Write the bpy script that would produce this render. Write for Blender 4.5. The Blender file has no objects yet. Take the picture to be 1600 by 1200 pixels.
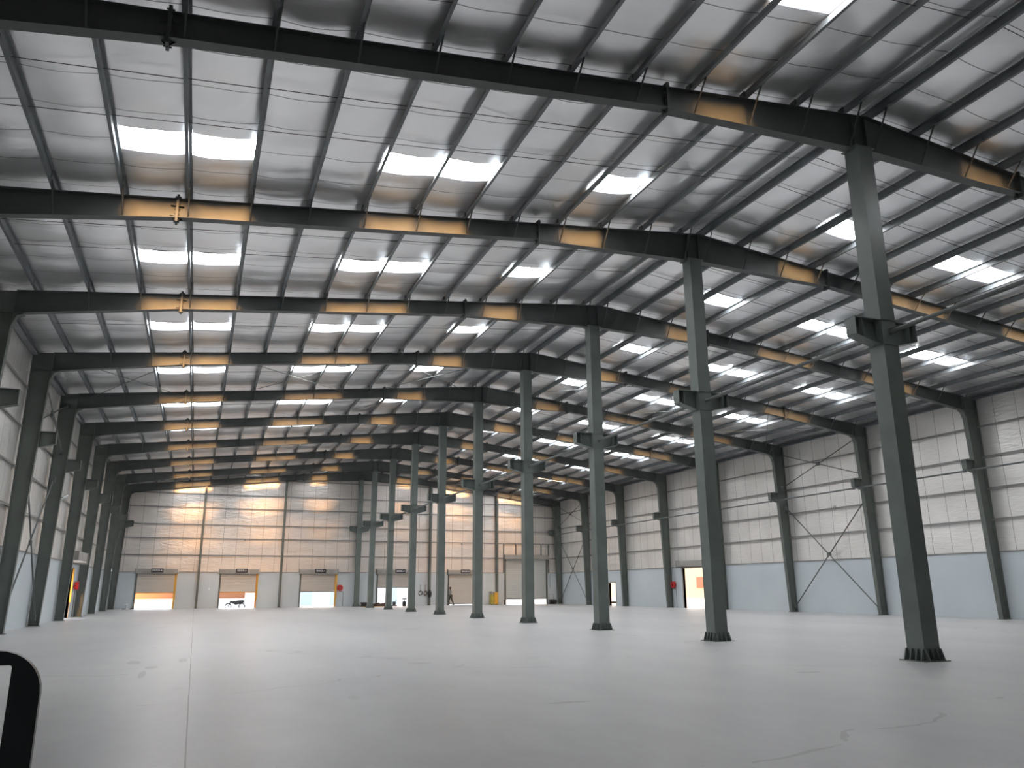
import bpy, bmesh, math, random
from mathutils import Vector, Matrix, noise
random.seed(7)
SC = bpy.context.scene
COL = SC.collection
PI = math.pi

# ------------------------------------------------------------------ camera
cam_d = bpy.data.cameras.new('camera'); cam = bpy.data.objects.new('camera', cam_d); COL.objects.link(cam)
SC.camera = cam
FPX, YAW, PITCH, ROLL = 1223.59, 0.3747, 0.2565, -0.0055
fwd = Vector((math.sin(YAW)*math.cos(PITCH), math.cos(YAW)*math.cos(PITCH), math.sin(PITCH)))
rgt = Vector((math.cos(YAW), -math.sin(YAW), 0)); upv = rgt.cross(fwd)
c_, s_ = math.cos(ROLL), math.sin(ROLL)
r2 = rgt*c_ + upv*s_; u2 = -rgt*s_ + upv*c_
cam.matrix_world = Matrix(((r2.x, u2.x, -fwd.x, -14.8148), (r2.y, u2.y, -fwd.y, -5.8123), (r2.z, u2.z, -fwd.z, 1.5), (0, 0, 0, 1)))
cam_d.sensor_fit = 'HORIZONTAL'; cam_d.sensor_width = 36; cam_d.lens = FPX/1600*36
cam_d.clip_start = 0.05; cam_d.clip_end = 600

# ------------------------------------------------------------------ world, sun, exposure
w = bpy.data.worlds.new('world'); SC.world = w; w.use_nodes = True
bg = w.node_tree.nodes['Background']; bg.inputs[0].default_value = (0.86, 0.92, 1.0, 1); bg.inputs[1].default_value = 3.2
sun_d = bpy.data.lights.new('sun', 'SUN'); sun_d.energy = 23; sun_d.color = (1.0, 0.52, 0.17); sun_d.angle = math.radians(14)
sun = bpy.data.objects.new('sun', sun_d); COL.objects.link(sun)
SUN_EL = math.radians(13.5)
sun.rotation_euler = Vector((0.03, math.cos(SUN_EL), -math.sin(SUN_EL))).to_track_quat('-Z', 'Y').to_euler()
sun.location = (0, -40, 40)
SKY_EMIT = 26.0
SC.view_settings.view_transform = 'Standard'; SC.view_settings.look = 'None'
SC.view_settings.exposure = 0.12; SC.view_settings.gamma = 1.0; SC.view_settings.use_curve_mapping = False
SC.cycles.use_denoising = True
SC.cycles.max_bounces = 10; SC.cycles.diffuse_bounces = 6; SC.cycles.glossy_bounces = 6; SC.cycles.transparent_max_bounces = 12

# ------------------------------------------------------------------ materials
def mat(name, color, rough=0.6, metal=0.0, spec=None):
    m = bpy.data.materials.new(name); m.use_nodes = True
    b = m.node_tree.nodes['Principled BSDF']
    b.inputs['Base Color'].default_value = (*color, 1); b.inputs['Roughness'].default_value = rough; b.inputs['Metallic'].default_value = metal
    if spec is not None: b.inputs['Specular IOR Level'].default_value = spec
    return m
class NT:
    def __init__(s, m):
        s.t = m.node_tree; s.n = s.t.nodes; s.b = s.n['Principled BSDF']
    def node(s, typ, **kw):
        n = s.n.new(typ)
        for k, v in kw.items():
            if k.startswith('i_'): n.inputs[k[2:].replace('_', ' ')].default_value = v
            else: setattr(n, k, v)
        return n
    def link(s, a, b): s.t.links.new(a, b)
    def pos(s, scale=(1, 1, 1)):
        g = s.node('ShaderNodeNewGeometry'); mp = s.node('ShaderNodeMapping'); mp.inputs['Scale'].default_value = scale
        s.link(g.outputs['Position'], mp.inputs['Vector']); return mp.outputs['Vector']
    def noise(s, scale, detail=3, vec=None, rough=0.5, dist=0.0):
        n = s.node('ShaderNodeTexNoise'); n.inputs['Scale'].default_value = scale; n.inputs['Detail'].default_value = detail
        n.inputs['Roughness'].default_value = rough; n.inputs['Distortion'].default_value = dist
        s.link(vec if vec is not None else s.pos(), n.inputs['Vector']); return n.outputs['Fac']
    def math(s, op, a, b=None, c=None):
        n = s.node('ShaderNodeMath', operation=op)
        for i, v in enumerate((a, b, c)):
            if v is None: continue
            if isinstance(v, (int, float)): n.inputs[i].default_value = v
            else: s.link(v, n.inputs[i])
        return n.outputs[0]
    def ramp(s, fac, stops):
        r = s.node('ShaderNodeValToRGB'); e = r.color_ramp.elements
        while len(e) < len(stops): e.new(0.5)
        for q, (p, c) in zip(e, stops): q.position = p; q.color = (*c, 1) if len(c) == 3 else c
        s.link(fac, r.inputs[0]); return r.outputs[0]
    def mix(s, fac, a, b, typ='MIX'):
        n = s.node('ShaderNodeMix', data_type='RGBA', blend_type=typ)
        for k, v in ((0, fac), (6, a), (7, b)):
            if isinstance(v, (int, float)): n.inputs[k].default_value = v
            elif isinstance(v, tuple): n.inputs[k].default_value = (*v, 1)
            else: s.link(v, n.inputs[k])
        return n.outputs[2]
    def bump(s, h, strength=0.3, dist=0.02):
        n = s.node('ShaderNodeBump'); n.inputs['Strength'].default_value = strength; n.inputs['Distance'].default_value = dist
        s.link(h, n.inputs['Height']); s.link(n.outputs[0], s.b.inputs['Normal'])
    def seam(s, coord_index, period, width, wob=0.03, scale=0.8):
        sx = s.node('ShaderNodeSeparateXYZ'); s.link(s.pos(), sx.inputs[0])
        w_ = s.math('MULTIPLY', s.math('SUBTRACT', s.noise(scale, 2), 0.5), wob*2)
        v = s.math('ADD', sx.outputs[coord_index], w_)
        f = s.math('FRACT', s.math('DIVIDE', v, period))
        d = s.math('MULTIPLY', s.math('ABSOLUTE', s.math('SUBTRACT', f, 0.5)), period)
        return s.math('GREATER_THAN', d, period/2 - width)

def paint(name, c, rough=0.5, var=0.12):
    m = mat(name, c, rough); t = NT(m)
    f = t.noise(1.7, 5)
    t.link(t.ramp(f, [(0.3, tuple(v*(1-var) for v in c)), (0.7, tuple(min(1, v*(1+var)) for v in c))]), t.b.inputs['Base Color'])
    t.bump(t.noise(60, 2), 0.05, 0.002)
    return m
M = {}
M['rafter'] = paint('rafter_paint', (0.078, 0.086, 0.084), 0.5)
M['column'] = paint('column_paint', (0.13, 0.155, 0.142), 0.42)
M['wallcol'] = paint('wall_column_paint', (0.11, 0.125, 0.112), 0.5)
M['purlin'] = paint('purlin_steel', (0.15, 0.165, 0.175), 0.4, 0.2)
M['girt'] = paint('girt_steel', (0.25, 0.25, 0.24), 0.5)
M['brace'] = paint('brace_rod_steel', (0.10, 0.11, 0.105), 0.45)
M['pipe'] = paint('strut_paint', (0.10, 0.11, 0.108), 0.5)
M['black'] = mat('black_plastic', (0.004, 0.005, 0.005), 0.35)
M['darkmetal'] = mat('dark_metal', (0.03, 0.03, 0.028), 0.5)
M['yellow'] = paint('yellow_paint', (0.65, 0.36, 0.05), 0.5)
M['orange'] = paint('orange_paint', (0.75, 0.33, 0.06), 0.5)
M['red'] = mat('red_paint', (0.6, 0.03, 0.03), 0.4)
M['rope'] = mat('dark_rubber', (0.02, 0.02, 0.02), 0.7)
M['white'] = mat('white_plastic', (0.75, 0.77, 0.78), 0.5)
M['signblk'] = mat('sign_black', (0.008, 0.008, 0.02), 0.5)
M['signtxt'] = mat('sign_white', (0.85, 0.85, 0.85), 0.6)
M['skin'] = mat('skin', (0.16, 0.08, 0.05), 0.6)
M['hair'] = mat('hair_black', (0.006, 0.005, 0.005), 0.7)
M['shirt'] = mat('shirt_grey', (0.30, 0.31, 0.30), 0.9)
M['trouser'] = mat('trouser_olive', (0.07, 0.07, 0.055), 0.9)
M['hood'] = paint('shutter_hood_grey', (0.30, 0.29, 0.27), 0.5)
M['cream'] = mat('cream_render', (0.75, 0.62, 0.42), 0.9)
M['orangewall'] = mat('orange_render', (0.30, 0.14, 0.075), 0.9)
M['whitewall'] = mat('white_render', (0.8, 0.82, 0.85), 0.8)
M['brownglass'] = mat('brown_shutter', (0.42, 0.17, 0.09), 0.5)

def foil(name, c, rough, seam_axis, period, wr=0.6, quilt=False, metal=0.45):
    m = mat(name, c, rough, metal); t = NT(m)
    sm = t.seam(seam_axis, period, 0.012)
    big = t.noise(0.45, 3)
    col = t.ramp(big, [(0.3, tuple(v*0.86 for v in c)), (0.7, c)])
    col = t.mix(t.math('MULTIPLY', sm, 0.75), col, (0.06, 0.06, 0.06))
    t.link(col, t.b.inputs['Base Color'])
    if quilt:
        st = t.pos((0.55, 0.55, 3.2)) ; cr = t.noise(2.2, 4, st, 0.55, 1.2)
        h = t.math('ADD', t.math('MULTIPLY', cr, 1.0), t.math('MULTIPLY', t.noise(0.9, 3), 1.4))
    else:
        st = t.pos((0.5, 2.6, 1)); cr = t.noise(1.6, 3, st, 0.5, 0.6)
        h = t.math('ADD', cr, t.math('MULTIPLY', t.noise(6, 3), 0.25))
    t.bump(h, wr, 0.045)
    rr = t.math('ADD', t.math('MULTIPLY', t.noise(3.0, 3), 0.08), rough-0.04); t.link(rr, t.b.inputs['Roughness'])
    return m
M['rooffoil'] = foil('roof_foil', (0.98, 0.98, 0.985), 0.335, 1, 1.21, 0.22, False, 0.82)
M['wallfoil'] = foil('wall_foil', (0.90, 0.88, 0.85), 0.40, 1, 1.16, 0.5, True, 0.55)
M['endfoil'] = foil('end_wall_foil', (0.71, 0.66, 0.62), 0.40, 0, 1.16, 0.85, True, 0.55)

def blue_wall():
    m = mat('pale_blue_wall', (0.50, 0.56, 0.59), 0.55); t = NT(m)
    f = t.noise(0.35, 4)
    t.link(t.ramp(f, [(0.3, (0.50, 0.55, 0.58)), (0.75, (0.56, 0.61, 0.635))]), t.b.inputs['Base Color'])
    t.bump(t.noise(25, 3), 0.06, 0.004); return m
M['blue'] = blue_wall()
def concrete():
    m = mat('concrete_floor', (0.40, 0.39, 0.38), 0.5); t = NT(m)
    p = t.pos((1, 0.35, 1))
    a = t.noise(0.22, 5, p, 0.6); b = t.noise(1.3, 6, t.pos((1, 0.6, 1)), 0.65, 0.4)
    c1 = t.ramp(a, [(0.25, (0.375, 0.38, 0.395)), (0.5, (0.455, 0.455, 0.455)), (0.8, (0.515, 0.51, 0.50))])
    c2 = t.ramp(b, [(0.3, (0.66, 0.66, 0.68)), (0.62, (1, 1, 1))])
    col = t.mix(0.5, c1, c2, 'MULTIPLY')
    # saw-cut joints along the hall, one every bay across, and the long one beside the camera
    sx = t.node('ShaderNodeSeparateXYZ'); t.link(t.pos(), sx.inputs[0])
    wob = t.math('MULTIPLY', t.math('SUBTRACT', t.noise(0.9, 3), 0.5), 0.02)
    x = t.math('ADD', sx.outputs[0], wob)
    j1 = t.math('LESS_THAN', t.math('ABSOLUTE', t.math('ADD', x, 14.76)), 0.008)
    crack = t.node('ShaderNodeTexVoronoi', feature='DISTANCE_TO_EDGE'); crack.inputs['Scale'].default_value = 0.13
    dv = t.node('ShaderNodeVectorMath', operation='ADD'); nz = t.node('ShaderNodeTexNoise'); nz.inputs['Scale'].default_value = 0.8
    t.link(t.pos(), nz.inputs['Vector']); t.link(nz.outputs['Color'], dv.inputs[0]); t.link(t.pos((0.5, 1.1, 1)), dv.inputs[1]); t.link(dv.outputs[0], crack.inputs['Vector'])
    ck = t.math('MULTIPLY', t.math('LESS_THAN', crack.outputs['Distance'], 0.0035), t.math('GREATER_THAN', t.noise(0.5, 2), 0.52))
    dark = t.math('MAXIMUM', t.math('MULTIPLY', j1, 0.85), t.math('MULTIPLY', ck, 0.35))
    col = t.mix(dark, col, (0.13, 0.125, 0.12))
    smear = t.math('GREATER_THAN', t.noise(1.1, 2, t.pos((1.0, 0.35, 1))), 0.74)
    col = t.mix(t.math('MULTIPLY', smear, 0.18), col, (0.2, 0.2, 0.2))
    # scuffs left on the slab
    nz3 = t.noise(5.0, 3, t.pos((1, .4, 1)))
    for (px, py, hx, hy) in ((-15.91, 14.0, .16, .5), (-15.5, 12.6, .13, .35), (-14.93, 14.2, .10, .6), (-15.6, 11.2, .07, .8), (-9.9, 4.6, .35, .10), (-4.2, 6.4, .30, .12)):
        ex = t.math('POWER', t.math('DIVIDE', t.math('SUBTRACT', sx.outputs[0], px), hx), 2.0)
        ey = t.math('POWER', t.math('DIVIDE', t.math('SUBTRACT', sx.outputs[1], py), hy), 2.0)
        msk = t.math('MULTIPLY', t.math('LESS_THAN', t.math('ADD', t.math('ADD', ex, ey), nz3), 1.35), 0.33)
        col = t.mix(msk, col, (0.12, 0.12, 0.125))
    t.link(col, t.b.inputs['Base Color'])
    rr = t.math('ADD', t.math('MULTIPLY', b, 0.22), 0.28); t.link(rr, t.b.inputs['Roughness'])
    t.bump(t.noise(14, 5), 0.05, 0.004); return m
M['floor'] = concrete()
def skylight_mat():
    m = mat('translucent_roof_sheet', (1, 1, 1), 0.5); t = NT(m)
    out = t.n['Material Output']; em = t.node('ShaderNodeEmission'); tr = t.node('ShaderNodeBsdfTransparent'); ad = t.node('ShaderNodeAddShader')
    em.inputs[0].default_value = (0.98, 0.985, 1.0, 1)
    sx = t.node('ShaderNodeSeparateXYZ'); t.link(t.pos(), sx.inputs[0])
    rib = t.math('LESS_THAN', t.math('FRACT', t.math('DIVIDE', sx.outputs[1], 0.2)), 0.16)
    t.link(t.math('SUBTRACT', SKY_EMIT, t.math('MULTIPLY', rib, SKY_EMIT*0.55)), em.inputs[1])
    tr.inputs[0].default_value = (0.8, 0.8, 0.8, 1)
    t.link(em.outputs[0], ad.inputs[0]); t.link(tr.outputs[0], ad.inputs[1]); t.link(ad.outputs[0], out.inputs[0]); return m
M['sky'] = skylight_mat()
def shutter_mat(name, c):
    m = mat(name, c, 0.45, 0.35); t = NT(m)
    sx = t.node('ShaderNodeSeparateXYZ'); t.link(t.pos(), sx.inputs[0])
    f = t.math('FRACT', t.math('DIVIDE', sx.outputs[2], 0.1))
    t.bump(t.math('SINE', t.math('MULTIPLY', f, PI)), 0.6, 0.02)
    d = t.math('LESS_THAN', f, 0.1); t.link(t.mix(t.math('MULTIPLY', d, 0.35), c, tuple(v*0.4 for v in c)), t.b.inputs['Base Color']); return m
M['shutter'] = shutter_mat('shutter_slats', (0.52, 0.49, 0.45))
M['shutter2'] = shutter_mat('tall_shutter_slats', (0.52, 0.56, 0.56))

# ------------------------------------------------------------------ mesh helpers
class MB:
    def __init__(s): s.v = []; s.f = []
    def add(s, vs, fs):
        o = len(s.v); s.v += [tuple(v) for v in vs]; s.f += [tuple(i+o for i in f) for f in fs]; return s
    def box(s, x0, x1, y0, y1, z0, z1):
        return s.add([(x0,y0,z0),(x1,y0,z0),(x1,y1,z0),(x0,y1,z0),(x0,y0,z1),(x1,y0,z1),(x1,y1,z1),(x0,y1,z1)],
                     [(3,2,1,0),(4,5,6,7),(0,1,5,4),(1,2,6,5),(2,3,7,6),(3,0,4,7)])
    def prism(s, poly, a0, a1, axis):
        # poly: list of 2D points; extruded along axis ('x': poly is (y,z); 'y': (x,z); 'z': (x,y))
        def P(p, a): return (a, p[0], p[1]) if axis == 'x' else ((p[0], a, p[1]) if axis == 'y' else (p[0], p[1], a))
        n = len(poly); vs = [P(p, a0) for p in poly] + [P(p, a1) for p in poly]
        fs = [tuple(range(n)), tuple(range(2*n-1, n-1, -1))] + [(i, i+n, (i+1) % n+n, (i+1) % n) for i in range(n)]
        return s.add(vs, fs)
    def hexa(s, A, B):   # two quads
        return s.add(list(A)+list(B), [(3,2,1,0),(4,5,6,7),(0,1,5,4),(1,2,6,5),(2,3,7,6),(3,0,4,7)])
    def tube(s, pts, r, n=8, closed=False):
        pts = [Vector(p) for p in pts]; rings = []
        m = len(pts)
        for i, p in enumerate(pts):
            if closed: d = pts[(i+1) % m]-pts[i-1]
            else: d = pts[min(i+1, m-1)]-pts[max(i-1, 0)]
            d.normalize(); up = Vector((0,0,1)) if abs(d.z) < 0.9 else Vector((1,0,0))
            a = d.cross(up).normalized(); b = a.cross(d)
            rr = r[i] if isinstance(r, (list, tuple)) else r
            rings.append([p+a*rr*math.cos(2*PI*k/n)+b*rr*math.sin(2*PI*k/n) for k in range(n)])
        vs = [v for R_ in rings for v in R_]; fs = []
        for i in range(m if closed else m-1):
            j = (i+1) % m
            for k in range(n): fs.append((i*n+k, i*n+(k+1) % n, j*n+(k+1) % n, j*n+k))
        if not closed: fs += [tuple(range(n-1, -1, -1)), tuple((m-1)*n+k for k in range(n))]
        return s.add(vs, fs)
    def ring(s, c, R_, r, axis='y', n=20):
        pts = []
        for k in range(n):
            a = 2*PI*k/n; u, v = R_*math.cos(a), R_*math.sin(a)
            pts.append(Vector(c)+(Vector((u,0,v)) if axis == 'y' else Vector((0,u,v)) if axis == 'x' else Vector((u,v,0))))
        return s.tube(pts, r, 8, True)
    def lathe(s, c, prof, n=16):
        vs = []; fs = []
        for r, z in prof:
            for k in range(n): vs.append((c[0]+r*math.cos(2*PI*k/n), c[1]+r*math.sin(2*PI*k/n), c[2]+z))
        for i in range(len(prof)-1):
            for k in range(n): fs.append((i*n+k, i*n+(k+1) % n, (i+1)*n+(k+1) % n, (i+1)*n+k))
        fs.append(tuple(range(n-1, -1, -1))); fs.append(tuple((len(prof)-1)*n+k for k in range(n)))
        return s.add(vs, fs)
    def build(s, name, m, parent=None, origin=None, smooth=False):
        o_ = Vector(origin) if origin is not None else Vector((0,0,0))
        me = bpy.data.meshes.new(name); me.from_pydata([Vector(v)-o_ for v in s.v], [], s.f)
        bm = bmesh.new(); bm.from_mesh(me); bmesh.ops.recalc_face_normals(bm, faces=bm.faces); bm.to_mesh(me); bm.free()
        if smooth:
            for p in me.polygons: p.use_smooth = True
        me.materials.append(m)
        o = bpy.data.objects.new(name, me); COL.objects.link(o)
        if parent is not None:
            o.parent = parent
            if origin is None:   # world coordinates given: undo parent's location
                o.location = -parent.location
        if origin is not None and parent is None: o.location = o_
        return o
def thing(name, label, cat, loc=(0,0,0), group=None):
    o = bpy.data.objects.new(name, None); COL.objects.link(o); o.location = loc; o.empty_display_size = 0.2
    return tag(o, label, cat, group)
def tag(o, label, cat, group=None, kind='thing'):
    o['label'] = label; o['category'] = cat; o['kind'] = kind
    if group: o['group'] = group
    return o
def struct(o): o['kind'] = 'structure'; return o
KIDS = {}
def kid(mb, name, m, root, **kw):
    o = mb.build(name, m, root, **kw); KIDS.setdefault(root.name, []).append(o); return o
def dup(root, loc, label, group=None, rotz=None):
    r = root.copy(); COL.objects.link(r); r.location = loc
    if rotz is not None: r.rotation_euler = (0, 0, rotz)
    r['label'] = label
    if group: r['group'] = group
    for ch in KIDS.get(root.name, []):
        c = ch.copy(); COL.objects.link(c); c.parent = r
        for g in KIDS.get(ch.name, []):
            d = g.copy(); COL.objects.link(d); d.parent = c
    return r
ORD = ['', 'first', 'second', 'third', 'fourth', 'fifth', 'sixth', 'seventh', 'eighth', 'ninth', 'tenth', 'eleventh', 'twelfth', 'thirteenth', 'fourteenth']

# ------------------------------------------------------------------ layout numbers
D = 7.275; HT = 13.05; SL = 0.106; PD = 0.20       # frame spacing, rafter top at ridge, slope, purlin depth
YE = 72.46; YF = -9.0                               # inner faces of the far and near end walls
XWL, XWR = -21.72, 21.45                            # inner faces of side walls
BW = 3.15                                           # height of the painted lower wall
def ztop(x): return HT - SL*abs(x)
PURL = [-(0.70+1.515*k) for k in range(14)] + [0.12+1.55*k for k in range(14)]
PURL.sort()
GZ = [4.70, 6.22, 7.80, 9.33]
GZE = [4.65, 6.15, 7.40, 8.95, 10.2, 11.72]

# ------------------------------------------------------------------ floor, ceiling, walls
f = MB(); f.box(XWL-0.25, XWR+0.25, YF-0.25, YE+0.25, -0.3, 0.0)
struct(f.build('floor', M['floor']))

SKYX = [(-17.33, -14.33), (-11.28, -8.30), (-5.22, -3.76), (3.25, 4.74), (8.05, 11.0), (14.12, 17.1)]
def skyy(n): return (3.5, 11.56, 18.5, 25.55, 32.35, 39.95, 47.0, 54.25, 61.4, 68.6)[n]
holes = [(a, b, skyy(n), skyy(n)+0.98) for n in range(10) for r, (a, b) in enumerate(SKYX) if n or r in (2, 3)]
def roof_z(x, y, t):
    sag = math.sin(PI*t)
    h = -0.035*sag
    ph = (y/1.21 + 0.5*noise.noise(Vector((x*0.12, 3.1, 0)))) % 1.0
    h -= 0.034*(math.sin(PI*ph)**0.7)*(0.35+0.65*sag)
    h += 0.055*noise.noise(Vector((x*0.9, y*0.75, 1.7)))*sag**0.5 + 0.006*noise.noise(Vector((x*2.3, y*2.6, 5.0)))*sag
    return ztop(x)+PD+0.05+h
def build_ceiling():
    mb = MB(); xs = [XWL-0.1]+PURL+[XWR+0.1]; xs = sorted(set(xs+[0.0]))
    ys = [YF-0.1]
    cuts = sorted([c for n in range(10) for c in (skyy(n), skyy(n)+0.98)])
    for c in cuts+[YE+0.1]:
        a = ys[-1]; n = max(1, round((c-a)/0.15))
        for k in range(1, n+1): ys.append(a+(c-a)*k/n)
    for i in range(len(xs)-1):
        xa, xb = xs[i], xs[i+1]
        inner = [xa]
        brk = sorted([q for a, b in SKYX for q in (a, b) if xa+0.05 < q < xb-0.05])
        for q in brk+[xb]:
            n = max(1, round((q-inner[-1])/0.26)); a = inner[-1]
            for k in range(1, n+1): inner.append(a+(q-a)*k/n)
        base = len(mb.v); nx = len(inner)
        for y in ys:
            for x in inner: mb.v.append((x, y, roof_z(x, y, (x-xa)/(xb-xa))))
        for j in range(len(ys)-1):
            ym = (ys[j]+ys[j+1])/2
            for k in range(nx-1):
                xm = (inner[k]+inner[k+1])/2
                if any(h[0] < xm < h[1] and h[2] < ym < h[3] for h in holes): continue
                a = base+j*nx+k; mb.f.append((a, a+1, a+nx+1, a+nx))
    o = mb.build('ceiling', M['rooffoil'], smooth=True); return struct(o)
build_ceiling()

def wall_segments(mb, axis, a0, a1, z0, z1, t0, t1, openings):
    # box wall along 'x' or 'y' between a0..a1; openings: (lo, hi, zlo, zhi)
    cuts = sorted({a0, a1, *[o[0] for o in openings], *[o[1] for o in openings]})
    cuts = [c for c in cuts if a0 <= c <= a1]
    for p, q in zip(cuts[:-1], cuts[1:]):
        m_ = (p+q)/2; segs = [(z0, z1)]
        for o in openings:
            if o[0] < m_ < o[1]:
                new = []
                for s0, s1 in segs:
                    if o[3] <= s0 or o[2] >= s1: new.append((s0, s1)); continue
                    if o[2] > s0: new.append((s0, o[2]))
                    if o[3] < s1: new.append((o[3], s1))
                segs = new
        for s0, s1 in segs:
            if axis == 'x': mb.box(p, q, t0, t1, s0, s1)
            else: mb.box(t0, t1, p, q, s0, s1)
DOCK = [(-19.70, -16.52), (-12.76, -9.56), (-5.62, -2.32), (1.70, 4.98), (8.95, 12.2)]
endop = [(a, b, 0, 3.05) for a, b in DOCK] + [(15.08, 19.78, 0, 4.6)]
LDOOR = (45.6, 48.85, 0, 2.85); RDOOR = (46.3, 49.3, 0, 3.06); RDOOR2 = (60.4, 61.75, 0, 2.03)
def wall(name, axis, a0, a1, face, sign, ops, foilm, foiltop):
    lo = MB(); wall_segments(lo, axis, a0, a1, 0, BW, *(sorted((face, face+sign*0.23))), ops)
    o = struct(lo.build(name, M['blue']))
    up = MB()
    def top(a): return foiltop(a)
    # insulation face, slightly billowed
    ops2 = [q for q in ops if q[3] > BW]
    zn = 16; n = max(2, int((a1-a0)/0.29))
    def P(i, j):
        p = a0+(a1-a0)*i/n; z = BW+(top(p)-BW)*j/zn
        bulge = 0.02*math.sin(PI*(((z-3.15)/1.55) % 1.0)) + 0.025*noise.noise(Vector((p*0.8, z*0.9, face)))
        off = face + sign*(0.05-bulge)
        return (p, off, z) if axis == 'x' else (off, p, z)
    up.v = [P(i, j) for i in range(n+1) for j in range(zn+1)]
    for i in range(n):
        for j in range(zn):
            am = a0+(a1-a0)*(i+.5)/n; zm = BW+(top(am)-BW)*(j+.5)/zn
            if any(q[0] < am < q[1] and zm < q[3] for q in ops2): continue
            k = i*(zn+1)+j; up.f.append((k, k+zn+1, k+zn+2, k+1))
    u = up.build('insulation_lining', foilm, o, smooth=True)
    bk = MB(); wall_segments(bk, axis, a0, a1, BW, 13.4 if axis == 'x' else 10.95, *(sorted((face+sign*0.14, face+sign*0.17))), ops2)
    bk.build('outer_sheet', M['hood'], o)
    return o
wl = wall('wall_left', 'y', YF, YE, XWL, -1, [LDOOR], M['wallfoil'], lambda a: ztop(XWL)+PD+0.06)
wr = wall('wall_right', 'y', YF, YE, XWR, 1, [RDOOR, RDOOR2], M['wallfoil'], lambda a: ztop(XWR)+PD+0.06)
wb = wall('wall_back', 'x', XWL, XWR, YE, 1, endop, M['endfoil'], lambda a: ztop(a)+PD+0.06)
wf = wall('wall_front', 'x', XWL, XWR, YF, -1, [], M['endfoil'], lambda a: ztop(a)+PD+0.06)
# dark capping strips on top of the painted wall
for nm, bx in (('trim_1', (XWL-0.02, XWL+0.045, YF, YE, BW-0.02, BW+0.035)), ('trim_2', (XWR-0.045, XWR+0.02, YF, YE, BW-0.02, BW+0.035))):
    struct(MB().box(*bx).build(nm, M['girt']))
for k, (a, b) in enumerate(zip([XWL]+[DOCK[i][1]+0.2 for i in range(5)]+[19.98], [DOCK[i][0]-0.2 for i in range(5)]+[14.88, XWR]), 3):
    struct(MB().box(a, b, YE-0.045, YE+0.02, BW-0.02, BW+0.035).build('trim_%d' % k, M['girt']))

# ------------------------------------------------------------------ skylights
rows = ['low row of the left slope near the eave', 'middle row of the left slope', 'short row left of the ridge',
        'short row right of the ridge', 'middle row of the right slope', 'low row of the right slope near the eave']
for r, (a, b) in enumerate(SKYX):
    first = None
    for n in range(10):
        if n == 0 and r not in (2, 3): continue
        y0 = skyy(n); x0 = (a+b)/2; org = Vector((x0, y0, ztop(x0)+PD+0.09))
        lab = 'white skylight sheet, %s, %s from the camera' % (rows[r], ORD[n+1])
        if first is None:
            mb = MB(); nyr = 20; pts = []
            for k in range(nyr+1):
                yy = y0-0.03+1.04*k/nyr; zz = 0.02*(1 if (k % 4) in (0,) else 0)
                for x in (a-0.03, b+0.03):
                    pts.append((x, yy, ztop(x)+PD+0.09+zz))
            fs = [(2*k, 2*k+1, 2*k+3, 2*k+2) for k in range(nyr)]
            mb.add(pts, fs); first = mb.build('skylight', M['sky'], origin=org); tag(first, lab, 'skylight', 'translucent skylight sheets in the roof'); o = first
        else:
            o = first.copy(); COL.objects.link(o); o['label'] = lab
        o.location = (org.x, y0, org.z)

# ------------------------------------------------------------------ purlins
def zsec(cx, z0, h=0.2, fl=0.07, t=0.014, sgn=1):
    s = sgn
    return [(cx-s*t/2, z0+t), (cx-s*t/2, z0+h), (cx+s*fl, z0+h), (cx+s*fl, z0+h-t), (cx+s*t/2, z0+h-t), (cx+s*t/2, z0), (cx-s*fl, z0), (cx-s*fl, z0+t)]
nL = sum(1 for p in PURL if p < 0)
for i, x in enumerate(PURL):
    z = ztop(x)
    side = 'left' if x < 0 else 'right'; k = nL-i if x < 0 else i-nL+1
    r = thing('purlin', 'long grey purlin under the roof foil, %s from the ridge on the %s slope' % (ORD[k], side), 'purlin', (x, YF, z), 'roof purlins')
    mb = MB(); mb.prism(zsec(x, z, sgn=(1 if x < 0 else -1)), YF+0.01, YE-0.01, 'y')
    kid(mb, 'web_and_flanges', M['purlin'], r)
    for q in range(1, 10):   # lapped double length over each rafter
        mb = MB(); mb.prism(zsec(x+(0.02 if x < 0 else -0.02), z+0.004, 0.192, 0.062, 0.014, sgn=(1 if x < 0 else -1)), q*D-0.75, q*D+0.75, 'y')
        kid(mb, 'lap_splice', M['purlin'], r)
for x, side in ((XWL+0.12, 'left'), (XWR-0.12, 'right')):
    z = ztop(x)-0.08; s = 1 if x < 0 else -1
    mb = MB(); mb.prism([(x-s*0.1, z), (x+s*0.1, z), (x+s*0.1, z+0.04), (x-s*0.07, z+0.04), (x-s*0.07, z+0.19), (x+s*0.1, z+0.19), (x+s*0.1, z+0.22), (x-s*0.1, z+0.22)], YF+0.01, YE-0.01, 'y')
    tag(mb.build('eave_strut', M['purlin'], origin=(x, YF, z)), 'dark eave strut along the top of the %s wall' % side, 'eave strut')

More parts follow.
